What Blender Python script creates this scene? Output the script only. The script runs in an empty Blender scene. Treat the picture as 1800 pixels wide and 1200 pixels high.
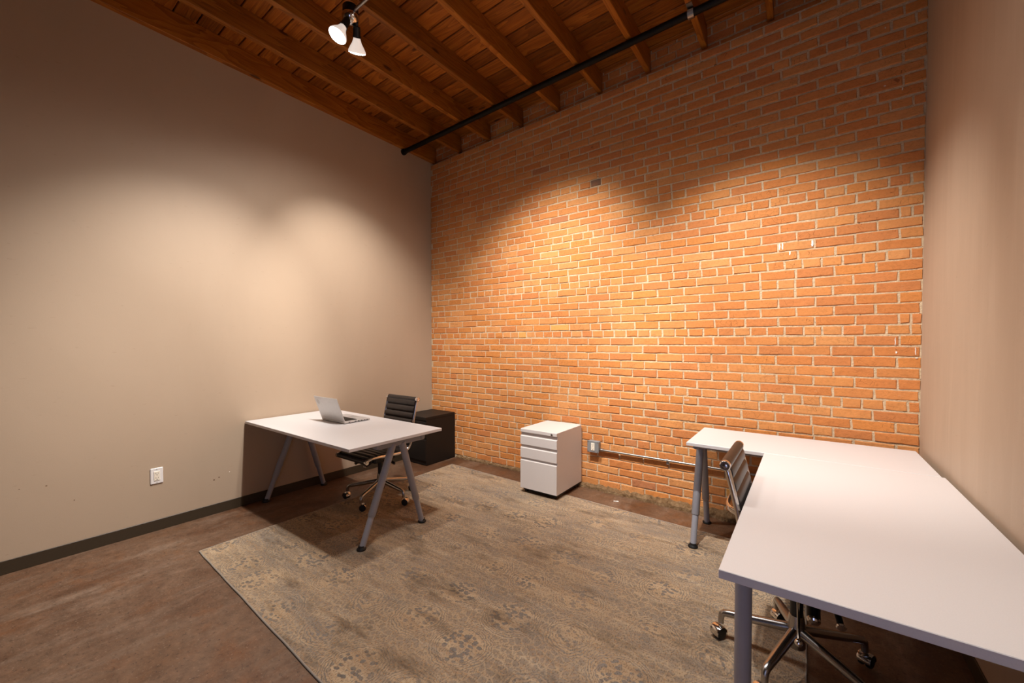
import bpy, math, random
from mathutils import Vector, Matrix
random.seed(7)
PI = math.pi
scene = bpy.context.scene
COL = scene.collection

# ------------------------------------------------------------------ camera
FPX, CXP, CYP = 709.4, 900.0, 617.0
CAM_Z = 1.40
YAW = math.atan(519 / 709.4)
PITCH = math.atan(14 / 709.4)
cd = bpy.data.cameras.new('camera')
cd.sensor_fit = 'HORIZONTAL'; cd.sensor_width = 36.0
cd.lens = FPX / 1800 * 36.0
cd.shift_y = (CYP - 600) / 1800
cd.clip_start = 0.05
cam = bpy.data.objects.new('camera', cd)
COL.objects.link(cam)
cam.location = (0, 0, CAM_Z)
cam.rotation_euler = (PI / 2 - PITCH, 0, YAW)
scene.camera = cam

# ------------------------------------------------------------------ world (pale daylight outside the window behind the camera)
w = bpy.data.worlds.new('world'); scene.world = w
w.use_nodes = True
w.node_tree.nodes['Background'].inputs[0].default_value = (0.50, 0.60, 1.0, 1)
w.node_tree.nodes['Background'].inputs[1].default_value = 2.3

# ------------------------------------------------------------------ exposure
vs = scene.view_settings
vs.view_transform = 'Standard'; vs.look = 'None'
vs.exposure = 0.0; vs.gamma = 1.0; vs.use_curve_mapping = False

LAMP_W = 380.0           # core beam of each reflector bulb
SPILL_W = 70.0           # its wide skirt
LAMP_COL = (1.0, 0.93, 0.875)

# room
XL, XR, YB, YF = -3.91, 0.583, 3.59, -1.20
SL = 0.033               # roof rises towards +X


def roofz(x):
    return 3.70 + SL * (x + 3.9)


# ------------------------------------------------------------------ helpers
class MB:
    def __init__(self):
        self.v = []; self.f = []; self.c = []

    def add(self, vs_, fs_, col=None):
        o = len(self.v)
        self.v += [tuple(p) for p in vs_]
        self.f += [tuple(i + o for i in f) for f in fs_]
        self.c += [col] * len(fs_)

    def box(self, x0, x1, y0, y1, z0, z1, bev=0.0):
        if bev <= 0:
            vv = [(x, y, z) for z in (z0, z1) for y in (y0, y1) for x in (x0, x1)]
            self.add(vv, [(0, 2, 3, 1), (4, 5, 7, 6), (0, 1, 5, 4), (2, 6, 7, 3), (0, 4, 6, 2), (1, 3, 7, 5)])
            return
        b = min(bev, (x1 - x0) * .49, (y1 - y0) * .49, (z1 - z0) * .49)
        P = {}; vv = []
        for sx in (0, 1):
            for sy in (0, 1):
                for sz in (0, 1):
                    x, y, z = (x0, x1)[sx], (y0, y1)[sy], (z0, z1)[sz]
                    dx, dy, dz = (b, -b)[sx], (b, -b)[sy], (b, -b)[sz]
                    P[sx, sy, sz, 'x'] = len(vv); vv.append((x, y + dy, z + dz))
                    P[sx, sy, sz, 'y'] = len(vv); vv.append((x + dx, y, z + dz))
                    P[sx, sy, sz, 'z'] = len(vv); vv.append((x + dx, y + dy, z))
        ff = []
        q = [(0, 0), (1, 0), (1, 1), (0, 1)]
        for s in (0, 1):
            r = q if s else q[::-1]
            ff.append(tuple(P[s, a, c, 'x'] for a, c in r))
            ff.append(tuple(P[a, s, c, 'y'] for a, c in r[::-1]))
            ff.append(tuple(P[a, c, s, 'z'] for a, c in r))
        for a in (0, 1):
            for c in (0, 1):
                e = (P[0, a, c, 'y'], P[1, a, c, 'y'], P[1, a, c, 'z'], P[0, a, c, 'z'])
                ff.append(e if (a == 0) == (c == 1) else e[::-1])
                e = (P[a, 0, c, 'x'], P[a, 1, c, 'x'], P[a, 1, c, 'z'], P[a, 0, c, 'z'])
                ff.append(e if (a == 0) == (c == 0) else e[::-1])
                e = (P[a, c, 0, 'x'], P[a, c, 1, 'x'], P[a, c, 1, 'y'], P[a, c, 0, 'y'])
                ff.append(e if (a == 0) == (c == 1) else e[::-1])
                for d in (0, 1):
                    t = (P[a, c, d, 'x'], P[a, c, d, 'y'], P[a, c, d, 'z'])
                    ff.append(t if (a + c + d) % 2 == 1 else t[::-1])
        self.add(vv, ff)

    def tube(self, pts, r, n=12, closed_ends=True, flat=1.0, upv=(0, 0, 1)):
        """sweep a circle (radius r or a list of radii) along a polyline"""
        pts = [Vector(p) for p in pts]
        rr = r if isinstance(r, (list, tuple)) else [r] * len(pts)
        vv = []; ff = []
        prev = None
        for i, p in enumerate(pts):
            if i == 0: t = pts[1] - p
            elif i == len(pts) - 1: t = p - pts[i - 1]
            else: t = (pts[i + 1] - p).normalized() + (p - pts[i - 1]).normalized()
            t.normalize()
            if prev is None:
                u = Vector(upv)
                if abs(u.dot(t)) > .95: u = Vector((1, 0, 0))
            else:
                u = prev
            a = (u - t * u.dot(t)).normalized()
            prev = a
            b = t.cross(a)
            for k in range(n):
                an = 2 * PI * k / n
                vv.append(p + a * math.cos(an) * rr[i] + b * math.sin(an) * rr[i] * flat)
        for i in range(len(pts) - 1):
            for k in range(n):
                k2 = (k + 1) % n
                ff.append((i * n + k, i * n + k2, (i + 1) * n + k2, (i + 1) * n + k))
        if closed_ends:
            ff.append(tuple(range(n))[::-1])
            ff.append(tuple((len(pts) - 1) * n + k for k in range(n)))
        self.add(vv, ff)

    def lathe(self, prof, c=(0, 0, 0), axis=(0, 0, 1), n=24):
        """prof: (radius, height) along axis from c"""
        ax = Vector(axis).normalized()
        u = Vector((1, 0, 0)) if abs(ax.x) < .9 else Vector((0, 1, 0))
        a = (u - ax * u.dot(ax)).normalized(); b = ax.cross(a)
        c = Vector(c); vv = []; ff = []
        for r, h in prof:
            for k in range(n):
                an = 2 * PI * k / n
                vv.append(c + ax * h + (a * math.cos(an) + b * math.sin(an)) * max(r, 1e-5))
        for i in range(len(prof) - 1):
            for k in range(n):
                k2 = (k + 1) % n
                ff.append((i * n + k, i * n + k2, (i + 1) * n + k2, (i + 1) * n + k))
        ff.append(tuple(range(n))[::-1])
        ff.append(tuple((len(prof) - 1) * n + k for k in range(n)))
        self.add(vv, ff)

    def mesh(self, name, smooth=False, angle=40):
        me = bpy.data.meshes.new(name)
        me.from_pydata(self.v, [], self.f)
        me.update()
        if any(c is not None for c in self.c):
            at = me.color_attributes.new('tint', 'FLOAT_COLOR', 'CORNER')
            li = 0
            for p, c in zip(me.polygons, self.c):
                for _ in range(p.loop_total):
                    at.data[li].color = (*(c or (1, 1, 1)), 1); li += 1
        if smooth:
            me.shade_smooth()
            try:
                me.set_sharp_from_angle(angle=math.radians(angle))
            except Exception:
                pass
        return me

    def build(self, name, mat, parent=None, smooth=False, angle=40):
        me = self.mesh(name, smooth, angle)
        me.materials.append(mat)
        return link(name, me, parent)


def link(name, me, parent=None):
    o = bpy.data.objects.new(name, me)
    COL.objects.link(o)
    if parent is not None:
        o.parent = parent
    return o


def tag(o, label=None, cat=None, group=None, kind=None):
    if label: o['label'] = label
    if cat: o['category'] = cat
    if group: o['group'] = group
    if kind: o['kind'] = kind
    return o


def empty(name, loc=(0, 0, 0), rz=0):
    o = bpy.data.objects.new(name, None)
    o.empty_display_size = .1
    COL.objects.link(o)
    o.location = loc; o.rotation_euler = (0, 0, rz)
    return o


def copy_tree(o, parent=None):
    c = o.copy(); COL.objects.link(c); c.parent = parent
    for ch in list(o.children):
        copy_tree(ch, c)
    return c


# ------------------------------------------------------------------ materials
def srgb(h):
    h = h.lstrip('#')
    c = [int(h[i:i + 2], 16) / 255 for i in (0, 2, 4)]
    return tuple((x / 12.92 if x <= .04045 else ((x + .055) / 1.055) ** 2.4) for x in c) + (1,)


class Mat:
    def __init__(self, name, base=(.5, .5, .5, 1), rough=.5, metal=0.0, spec=.5):
        self.m = bpy.data.materials.new(name); self.m.use_nodes = True
        self.t = self.m.node_tree
        self.b = self.t.nodes['Principled BSDF']
        self.b.inputs['Base Color'].default_value = base
        self.b.inputs['Roughness'].default_value = rough
        self.b.inputs['Metallic'].default_value = metal
        self.b.inputs['Specular IOR Level'].default_value = spec

    def n(self, typ, **kw):
        nd = self.t.nodes.new(typ)
        for k, v in kw.items():
            if k.startswith('i_'):
                key = k[2:]
                key = int(key) if key.isdigit() else key.replace('_', ' ')
                s = nd.inputs[key]
                if hasattr(v, 'is_output'): self.t.links.new(v, s)
                else: s.default_value = v
            else:
                setattr(nd, k, v)
        return nd

    def l(self, a, b):
        self.t.links.new(a, b)

    def ramp(self, fac, stops, interp='LINEAR'):
        r = self.n('ShaderNodeValToRGB'); r.color_ramp.interpolation = interp
        e = r.color_ramp.elements
        while len(e) < len(stops): e.new(.5)
        for i, (p, c) in enumerate(stops):
            e[i].position = p; e[i].color = c if len(c) == 4 else (*c, 1)
        self.l(fac, r.inputs[0])
        return r.outputs[0]

    def noise(self, vec, scale, detail=4, rough=.55, dist=0.0):
        nd = self.n('ShaderNodeTexNoise')
        self.l(vec, nd.inputs['Vector'])
        nd.inputs['Scale'].default_value = scale; nd.inputs['Detail'].default_value = detail
        nd.inputs['Roughness'].default_value = rough; nd.inputs['Distortion'].default_value = dist
        return nd.outputs['Fac']

    def voro(self, vec, scale, feature='F1', rnd=1.0, out='Distance', smooth=None):
        nd = self.n('ShaderNodeTexVoronoi', feature=feature)
        self.l(vec, nd.inputs['Vector'])
        nd.inputs['Scale'].default_value = scale; nd.inputs['Randomness'].default_value = rnd
        if smooth is not None: nd.inputs['Smoothness'].default_value = smooth
        return nd.outputs[out]

    def map(self, vec, scale=(1, 1, 1), loc=(0, 0, 0), rot=(0, 0, 0)):
        nd = self.n('ShaderNodeMapping')
        self.l(vec, nd.inputs['Vector'])
        nd.inputs['Scale'].default_value = scale; nd.inputs['Location'].default_value = loc
        nd.inputs['Rotation'].default_value = rot
        return nd.outputs[0]

    def math(self, op, a, b=None, c=None, clamp=False):
        nd = self.n('ShaderNodeMath', operation=op); nd.use_clamp = clamp
        for i, x in enumerate((a, b, c)):
            if x is None: continue
            if hasattr(x, 'is_output'): self.l(x, nd.inputs[i])
            else: nd.inputs[i].default_value = x
        return nd.outputs[0]

    def mix(self, fac, a, b, blend='MIX'):
        nd = self.n('ShaderNodeMix', data_type='RGBA', blend_type=blend)
        for s, x in ((nd.inputs[0], fac), (nd.inputs[6], a), (nd.inputs[7], b)):
            if hasattr(x, 'is_output'): self.l(x, s)
            else: s.default_value = x
        return nd.outputs[2]

    def obj(self):
        return self.n('ShaderNodeTexCoord').outputs['Object']

    def pos(self):
        return self.n('ShaderNodeNewGeometry').outputs['Position']

    def col(self, c): self.l(c, self.b.inputs['Base Color'])

    def rough(self, c): self.l(c, self.b.inputs['Roughness'])

    def bump(self, h, strength=.3, dist=.01):
        nd = self.n('ShaderNodeBump')
        nd.inputs['Strength'].default_value = strength; nd.inputs['Distance'].default_value = dist
        self.l(h, nd.inputs['Height']); self.l(nd.outputs[0], self.b.inputs['Normal'])


M = {}


def plain(key, hexcol, rough, metal=0.0, spec=.5, grain=0.0, gscale=300):
    m = Mat(key, srgb(hexcol), rough, metal, spec)
    p = m.pos()
    f = m.noise(p, gscale if grain else 40, 3)
    k = max(grain, .03)
    c = srgb(hexcol)
    m.col(m.ramp(f, [(.25, tuple(x * (1 - k) for x in c[:3])), (.75, tuple(min(1, x * (1 + k)) for x in c[:3]))]))
    M[key] = m.m
    return m


plain('white_laminate', '#d6d3d2', .42, spec=.4, grain=.02)
plain('white_edge', '#dcd6d2', .5)
plain('leg_grey', '#95959c', .38, metal=.0, spec=.6)
plain('rubber_black', '#0b0b0b', .6)
plain('frame_grey', '#8d8e94', .45)
plain('chrome', '#d8d4d0', .13, metal=1.0)
plain('satin_metal', '#a9a6a4', .27, metal=1.0)
plain('steel', '#aaa8a4', .36, metal=1.0)
plain('galv', '#8f9192', .45, metal=.25)
plain('black_plastic', '#101010', .45)
plain('cabinet_black', '#14100e', .5, spec=.4, grain=.1, gscale=900)
plain('cabinet_white', '#d9d3cf', .5, spec=.35, grain=.02)
plain('gap_dark', '#5b554f', .6)
plain('outlet_white', '#e6e3e0', .4)
plain('outlet_face', '#efe6d4', .4)
plain('slot_dark', '#2a211a', .7)
plain('pipe_black', '#060606', .55, spec=.25, grain=.3, gscale=60)
plain('laptop_silver', '#c9c7c5', .36, metal=.35)
plain('laptop_grey', '#b0adab', .4, metal=.3)
plain('laptop_dark', '#1b1a1a', .5)
plain('screen_black', '#050506', .12)
plain('logo_grey', '#b2afac', .3, metal=.35)
plain('paper_white', '#f2efe8', .8)
plain('socket_black', '#090909', .5)

# leather
m = Mat('leather', srgb('#231e1c'), .42, spec=.5)
p = m.obj()
m.bump(m.voro(p, 420), .12, .002)
m.col(m.ramp(m.noise(p, 30), [(.3, srgb('#1f1a19')), (.7, srgb('#2a2321'))]))
M['leather'] = m.m

# wall paint
def paint(key, c0, c1, marks=(), streak=0.0):
    m = Mat(key, srgb(c0), .55, spec=.25)
    p = m.pos()
    a = m.noise(m.map(p, (1, 1, .45)), 1.3, 5, .6, .4)
    c = m.ramp(a, [(.3, srgb(c0)), (.7, srgb(c1))])
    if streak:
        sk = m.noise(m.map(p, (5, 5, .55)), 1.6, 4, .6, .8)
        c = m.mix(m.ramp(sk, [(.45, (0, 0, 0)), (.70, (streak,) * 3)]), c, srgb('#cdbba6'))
    # scuffs and nail holes
    s = m.noise(m.map(p, (6, 6, 30)), 3.0, 2, .6)
    c = m.mix(m.ramp(s, [(.70, (0, 0, 0)), (.78, (.25, .25, .25))]), c, srgb('#8d7660'))
    for (q, r, hc) in marks:
        d = m.n('ShaderNodeVectorMath', operation='DISTANCE')
        m.l(p, d.inputs[0]); d.inputs[1].default_value = q
        c = m.mix(m.math('LESS_THAN', d.outputs['Value'], r), c, srgb(hc))
    m.col(c)
    fine = m.noise(p, 260, 2, .5)
    m.bump(fine, .08, .003)
    M[key] = m.m


paint('paint_left', '#b09c86', '#b5a18b', [((XL, 1.21, .28), .0055, '#5f432f'), ((XL, 1.245, .293), .0045, '#5f432f'),
                                          ((XL, 1.32, .32), .004, '#e8ded2'), ((XL, .31, .49), .0045, '#7a6450'),
                                          ((XL, .43, .36), .0035, '#7a6450'), ((XL, .2, .50), .003, '#7a6450')])
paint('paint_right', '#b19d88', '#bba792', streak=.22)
plain('paint_dark', '#332c28', .6)
plain('baseboard', '#3b3124', .45, spec=.4)

# brick
def brick_mat(key):
    m = Mat(key, (.5, .3, .2, 1), .85, spec=.2)
    p = m.pos()
    a = m.n('ShaderNodeAttribute', attribute_name='tint').outputs['Color']
    g = m.noise(p, 55, 6, .65)
    c = m.mix(.55, a, m.ramp(g, [(.25, (.62, .60, .58)), (.5, (1, 1, 1)), (.8, (1.15, 1.12, 1.1))]), 'MULTIPLY')
    blot = m.noise(m.map(p, (1, 1, 1.6)), 5.0, 3, .5)
    c = m.mix(m.ramp(blot, [(.52, (0, 0, 0)), (.75, (.4, .4, .4))]), c, srgb('#bd7a4b'))
    # smears of old mortar / pale efflorescence
    pale = m.noise(m.map(p, (1, 1, 2.2)), 9.0, 5, .7)
    c = m.mix(m.ramp(pale, [(.66, (0, 0, 0)), (.80, (.55, .55, .55))]), c, srgb('#d8b28f'))
    crk = m.voro(m.map(p, (1.0, 1, 1.3)), 22, 'DISTANCE_TO_EDGE')
    sel = m.noise(p, 6.0, 2)
    k = m.math('MULTIPLY', m.math('LESS_THAN', crk, .012), m.math('GREATER_THAN', sel, .60))
    c = m.mix(m.math('MULTIPLY', k, .6), c, srgb('#5d2c14'))
    m.col(c)
    h = m.math('ADD', m.noise(p, 170, 5, .7), m.math('MULTIPLY', m.noise(p, 28, 3), 1.3))
    m.bump(h, .55, .006)
    M[key] = m.m


brick_mat('brick')

m = Mat('mortar', srgb('#b8a184'), .95, spec=.1)
p = m.pos()
c = m.ramp(m.noise(p, 60, 5, .7), [(.25, srgb('#b59c7c')), (.5, srgb('#d6be9c')), (.8, srgb('#e2d0b3'))])
holes = m.noise(m.map(p, (1, 1, 2)), 30, 3, .6)
c = m.mix(m.ramp(holes, [(.68, (0, 0, 0)), (.72, (.85, .85, .85))]), c, srgb('#4a2d18'))
m.col(c)
m.bump(m.math('ADD', m.noise(p, 120, 5, .7), m.noise(p, 30, 3)), .8, .008)
M['mortar'] = m.m

m = Mat('footing', srgb('#8a6b45'), .95, spec=.1)
p = m.pos()
m.col(m.ramp(m.noise(p, 26, 6, .75), [(.25, srgb('#4e331c')), (.45, srgb('#86694a')), (.7, srgb('#a88d6a')), (.85, srgb('#bda684'))]))
m.bump(m.noise(p, 45, 6, .75), 1.0, .02)
M['footing'] = m.m

# wood (grain runs along the object's local X or Y)
def wood(key, along, cols, rough=.45):
    m = Mat(key, (.3, .15, .05, 1), rough, spec=.35)
    o = m.obj()
    rnd = m.n('ShaderNodeObjectInfo').outputs['Random']
    off = m.n('ShaderNodeCombineXYZ')
    m.l(m.math('MULTIPLY', rnd, 37.0), off.inputs[0]); m.l(m.math('MULTIPLY', rnd, 53.0), off.inputs[1]); m.l(m.math('MULTIPLY', rnd, 11.0), off.inputs[2])
    ad = m.n('ShaderNodeVectorMath', operation='ADD'); m.l(o, ad.inputs[0]); m.l(off.outputs[0], ad.inputs[1])
    v = ad.outputs[0]
    st = (.12, 1, 1) if along == 'x' else (1, .12, 1)
    sv = m.map(v, st)
    warp = m.noise(sv, 5.0, 3, .5, .6)
    rings = m.math('FRACT', m.math('MULTIPLY', m.math('ADD', warp, m.math('MULTIPLY', m.noise(sv, 1.6, 2), 1.2)), 13.0))
    fine = m.noise(m.map(v, (.03, 1, 1) if along == 'x' else (1, .03, 1)), 160, 3, .6)
    fac = m.math('ADD', m.math('MULTIPLY', rings, .32), m.math('MULTIPLY', fine, .68))
    c = m.ramp(fac, [(.2, srgb(cols[0])), (.5, srgb(cols[1])), (.8, srgb(cols[2]))])
    # board to board tone
    tone = m.ramp(rnd, [(0, (.55, .52, .5)), (.12, (.8, .78, .76)), (.6, (1, 1, 1)), (1, (1.15, 1.12, 1.08))])
    c = m.mix(1.0, c, tone, 'MULTIPLY')
    kn = m.voro(m.map(v, (.35, 1, 1) if along == 'x' else (1, .35, 1)), 5.0)
    c = m.mix(m.ramp(kn, [(.06, (.8, .8, .8)), (.10, (0, 0, 0))]), c, srgb('#2c1205'))
    m.col(c)
    m.bump(fac, .25, .003)
    M[key] = m.m


wood('wood_joist', 'y', ('#6c3d0d', '#94591a', '#a86c26'))
wood('wood_plank', 'x', ('#6c3f11', '#98591c', '#b07129'))
plain('roof_dark', '#160b05', .9)

# floor: stained polished concrete
m = Mat('concrete', (.2, .12, .08, 1), .35, spec=.5)
p = m.pos()
big = m.noise(m.map(p, (1, .8, 1)), 1.1, 6, .62, .8)
c = m.ramp(big, [(.25, srgb('#4a2f1d')), (.42, srgb('#5c402d')), (.55, srgb('#6d5441')), (.72, srgb('#624227')), (.85, srgb('#765f4c'))])
st = m.noise(m.map(p, (3.2, .9, 1), rot=(0, 0, .9)), 1.6, 6, .7, .3)
c = m.mix(m.ramp(st, [(.50, (0, 0, 0)), (.68, (.7, .7, .7))]), c, srgb('#84705f'))
rust = m.noise(m.map(p, (1.2, 1, 1), loc=(5, 3, 0)), 2.6, 6, .68, .5)
c = m.mix(m.ramp(rust, [(.52, (0, 0, 0)), (.70, (.75, .75, .75))]), c, srgb('#6b4120'))
mott = m.noise(p, 16, 6, .78)
c = m.mix(1.0, c, m.ramp(mott, [(.28, (.62, .60, .58)), (.5, (1, 1, 1)), (.72, (1.38, 1.36, 1.34))]), 'MULTIPLY')
sp = m.noise(p, 48, 4, .75)
c = m.mix(m.ramp(sp, [(.57, (0, 0, 0)), (.68, (.8, .8, .8))]), c, srgb('#2c1a0f'))
sp2 = m.noise(p, 85, 3, .7)
c = m.mix(m.ramp(sp2, [(.60, (0, 0, 0)), (.70, (.6, .6, .6))]), c, srgb('#9c8672'))
m.col(c)
m.rough(m.ramp(big, [(.3, (.34, .34, .34)), (.7, (.52, .52, .52))]))
m.bump(m.noise(p, 60, 5, .75), .25, .004)
M['concrete'] = m.m

# rug: worn medallion pattern
m = Mat('rug', (.4, .33, .25, 1), .95, spec=.1)
p = m.pos()
wv = m.n('ShaderNodeTexNoise'); m.l(p, wv.inputs['Vector']); wv.inputs['Scale'].default_value = 5; wv.inputs['Detail'].default_value = 2
wadd = m.n('ShaderNodeVectorMath', operation='MULTIPLY_ADD')
m.l(wv.outputs['Color'], wadd.inputs[0]); wadd.inputs[1].default_value = (.05, .05, 0); m.l(p, wadd.inputs[2])
pw = m.map(wadd.outputs[0], (1, 1, 0))
med = m.voro(pw, 3.1, 'F1', .35)                       # medallion cells about 0.32 m
blot = m.voro(m.map(pw, (1, 1.3, 1)), 36, 'SMOOTH_F1', .95, smooth=.2)
spots = m.ramp(blot, [(.42, (1, 1, 1)), (.50, (0, 0, 0))])
vine = m.voro(pw, 30, 'DISTANCE_TO_EDGE', 1.0)
wig = m.noise(pw, 26, 2, .5)
ring = m.math('SINE', m.math('ADD', m.math('MULTIPLY', med, 170.0), m.math('MULTIPLY', wig, 16.0)))
rings = m.ramp(ring, [(.35, (0, 0, 0)), (.55, (1, 1, 1))])
ringband = m.ramp(med, [(.30, (0, 0, 0)), (.34, (1, 1, 1)), (.46, (1, 1, 1)), (.50, (0, 0, 0))])
field = m.ramp(vine, [(.04, (.1, .1, .1)), (.14, (.62, .62, .62))])
inner = m.ramp(med, [(.38, (1, 1, 1)), (.42, (0, 0, 0))])
pat = m.mix(inner, field, spots)
pat = m.mix(m.math('MULTIPLY', ringband, .7), pat, rings)
tan = m.ramp(m.noise(m.map(p, (.8, 7, 1)), 3.0, 6, .7), [(.3, srgb('#9b8369')), (.55, srgb('#b39d80')), (.75, srgb('#c0ae94'))])
grey = m.ramp(m.noise(p, 2.2, 4, .6), [(.3, srgb('#6b645c')), (.7, srgb('#857f78'))])
wear = m.noise(m.map(p, (1, 1.6, 1)), 1.5, 5, .65)
pfac = m.math('MULTIPLY', pat, m.ramp(wear, [(.34, (.35, .35, .35)), (.52, (1, 1, 1))]))
c = m.mix(pfac, tan, grey)
abr = m.noise(m.map(p, (1.1, 3.6, 1), loc=(3, 1, 0)), 1.2, 6, .7)
c = m.mix(m.ramp(abr, [(.50, (0, 0, 0)), (.66, (.7, .7, .7))]), c, srgb('#7d766e'))
dk = m.noise(m.map(p, (1.5, 4, 1), loc=(7, 2, 0)), 1.5, 6, .7)
c = m.mix(m.ramp(dk, [(.52, (0, 0, 0)), (.68, (.75, .75, .75))]), c, srgb('#5e5042'))
fl = m.noise(m.map(p, (60, 160, 1)), 1.0, 3, .6)
c = m.mix(m.ramp(fl, [(.56, (0, 0, 0)), (.66, (.6, .6, .6))]), c, srgb('#ab7d4c'))
fl2 = m.noise(m.map(p, (180, 80, 1)), 1.0, 2, .6)
c = m.mix(m.ramp(fl2, [(.52, (0, 0, 0)), (.66, (.6, .6, .6))]), c, srgb('#54473a'))
m.col(c)
m.bump(m.noise(m.map(p, (300, 120, 1)), 1.0, 2, .6), .25, .003)
M['rug'] = m.m
plain('rug_binding', '#968d81', .9)

# lit bulb
def emis(key, col, s):
    mm = bpy.data.materials.new(key); mm.use_nodes = True
    b = mm.node_tree.nodes['Principled BSDF']
    b.inputs['Base Color'].default_value = (.9, .88, .85, 1)
    b.inputs['Roughness'].default_value = .3
    b.inputs['Emission Color'].default_value = col
    b.inputs['Emission Strength'].default_value = s
    M[key] = mm


emis('bulb_face', (1, .93, .86, 1), 14.0)
emis('bulb_glass', (1, .86, .76, 1), .55)

# window pane behind the camera
mm = bpy.data.materials.new('pane'); mm.use_nodes = True
nt = mm.node_tree; nt.nodes.remove(nt.nodes['Principled BSDF'])
tr = nt.nodes.new('ShaderNodeBsdfTransparent'); gl = nt.nodes.new('ShaderNodeBsdfGlossy'); mx = nt.nodes.new('ShaderNodeMixShader')
gl.inputs['Roughness'].default_value = .02
mx.inputs[0].default_value = .06
nt.links.new(tr.outputs[0], mx.inputs[1]); nt.links.new(gl.outputs[0], mx.inputs[2])
nt.links.new(mx.outputs[0], nt.nodes['Material Output'].inputs[0])
M['pane'] = mm

# ------------------------------------------------------------------ structure
def struct(name, mb, mat, **kw):
    o = mb.build(name, mat, **kw); o['kind'] = 'structure'
    return o


T = .12
mb = MB(); mb.box(XL - T, XR + T, YF - T, YB + T + .1, -.12, 0); struct('floor', mb, M['concrete'])
mb = MB(); mb.box(XL - T, XL, YF - T, YB + .25, 0, 4.4); struct('wall_left', mb, M['paint_left'])
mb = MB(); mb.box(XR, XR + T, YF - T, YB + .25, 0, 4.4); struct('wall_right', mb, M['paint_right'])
# wall behind the camera with a glazed door to daylight
WX0, WX1, WZ0, WZ1 = -.48, .46, 0, 2.15
mb = MB()
mb.box(XL, WX0, YF - T, YF, 0, 4.4); mb.box(WX1, XR, YF - T, YF, 0, 4.4)
mb.box(WX0, WX1, YF - T, YF, WZ1, 4.4)
struct('wall_front', mb, M['paint_dark'])
win = MB()
for a, b_ in ((WX0, WX0 + .06), (WX1 - .06, WX1)):
    win.box(a, b_, YF - .08, YF - .035, WZ0 + .005, WZ1)
win.box(WX0 + .06, WX1 - .06, YF - .08, YF - .035, .005, .12); win.box(WX0 + .06, WX1 - .06, YF - .08, YF - .035, WZ1 - .06, WZ1)
wo = struct('door_1', win, M['black_plastic'])
mb = MB(); mb.box(WX0 + .06, WX1 - .06, YF - .060, YF - .055, .12, WZ1 - .06); mb.build('pane', M['pane'], wo)
mb = MB(); mb.tube([(WX0 + .03, YF - .03, 1.0), (WX0 + .03, YF + .02, 1.0), (WX0 + .03, YF + .02, 1.25), (WX0 + .03, YF - .03, 1.25)], .01, 10); mb.build('door_handle', M['steel'], wo, smooth=True)

mb = MB(); mb.box(XL, XL + .006, YF, YB, 0, .083, .002); struct('baseboard_left', mb, M['baseboard'])
mb = MB(); mb.box(XR - .006, XR, YF, YB - .02, 0, .083, .002); struct('baseboard_right', mb, M['baseboard'])

# ------------------------------------------------------------------ brick wall
HDR = [(-14, -.005 + 1e-6), (-7 * 2, -.005), (-7, .493), (0, .991), (7, 1.489), (14, 1.970), (21, 2.437), (28, 2.902), (35, 3.367), (42, 3.832), (49, 4.297)]
HDR = HDR[1:]


def cz(i):
    for (a, za), (b, zb) in zip(HDR, HDR[1:]):
        if i <= b:
            return za + (zb - za) * (i - a) / (b - a)


def tilt(z, x):
    k = max(0, min(1, (z - 1.5) / 2.25)) ** 3
    return SL * k * (x + 3.9)


LEDGE = 39                     # courses above this one are set back behind the joist ends
mb = MB()
zl = cz(LEDGE) + .034
mb.box(XL, XR, YB, YB + .22, 0, 3.10)
# upper field follows the gentle rise of the courses, with the set-back top
za, zb = zl + tilt(zl, XL), zl + tilt(zl, XR)
mb.add([(XL, YB, 3.10), (XR, YB, 3.10), (XR, YB, zb), (XL, YB, za), (XL, YB + .06, za), (XR, YB + .06, zb),
        (XL, YB + .06, 4.4), (XR, YB + .06, 4.4), (XL, YB + .22, 4.4), (XR, YB + .22, 4.4), (XL, YB + .22, 3.1), (XR, YB + .22, 3.1)],
       [(0, 1, 2, 3), (3, 2, 5, 4), (4, 5, 7, 6), (6, 7, 9, 8), (8, 9, 11, 10)])
wall_back = struct('wall_back', mb, M['mortar'])

BR = [srgb(h)[:3] for h in ('#d08a50', '#cc834a', '#d28f54', '#ca824d', '#d29158', '#cf8749', '#d3935a')]
ODD = [srgb(h)[:3] for h in ('#b87a52', '#c48456', '#dba05a')]


def brick_geo(L, H, seed, col):
    """front faces -Y, origin at brick centre on the wall plane"""
    r = random.Random(seed)
    P = .005 + r.uniform(-.002, .0025)
    b = .0035
    j = lambda s=.0026: r.uniform(-s, s)
    nx = 4 if L > .15 else 2
    xs = [-L / 2 + L * k / nx for k in range(nx + 1)]
    vv = []; ff = []
    rows = [(-H / 2, 0.012, 0), (-H / 2, -P + b, 0), (-H / 2 + b, -P, b), (H / 2 - b, -P, b), (H / 2, -P + b, 0), (H / 2, .012, 0)]
    n = nx + 1
    for ri, (z, y, ins) in enumerate(rows):
        jz = [j() for _ in xs]
        for k, x in enumerate(xs):
            xx = x
            if k == 0: xx += ins + j(.0022)
            if k == nx: xx -= ins + j(.0022)
            vv.append((xx, y + (j(.0012) if ri in (2, 3) else 0), z + (jz[k] if ri not in (0, 5) else 0)))
    for ri in range(5):
        for k in range(nx):
            a = ri * n + k
            ff.append((a, a + 1, a + n + 1, a + n))
    # ends
    for k, rev in ((0, True), (nx, False)):
        idx = [ri * n + k for ri in range(6)]
        ff.append(tuple(idx[::-1]) if rev else tuple(idx))
    return vv, ff, col


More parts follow.
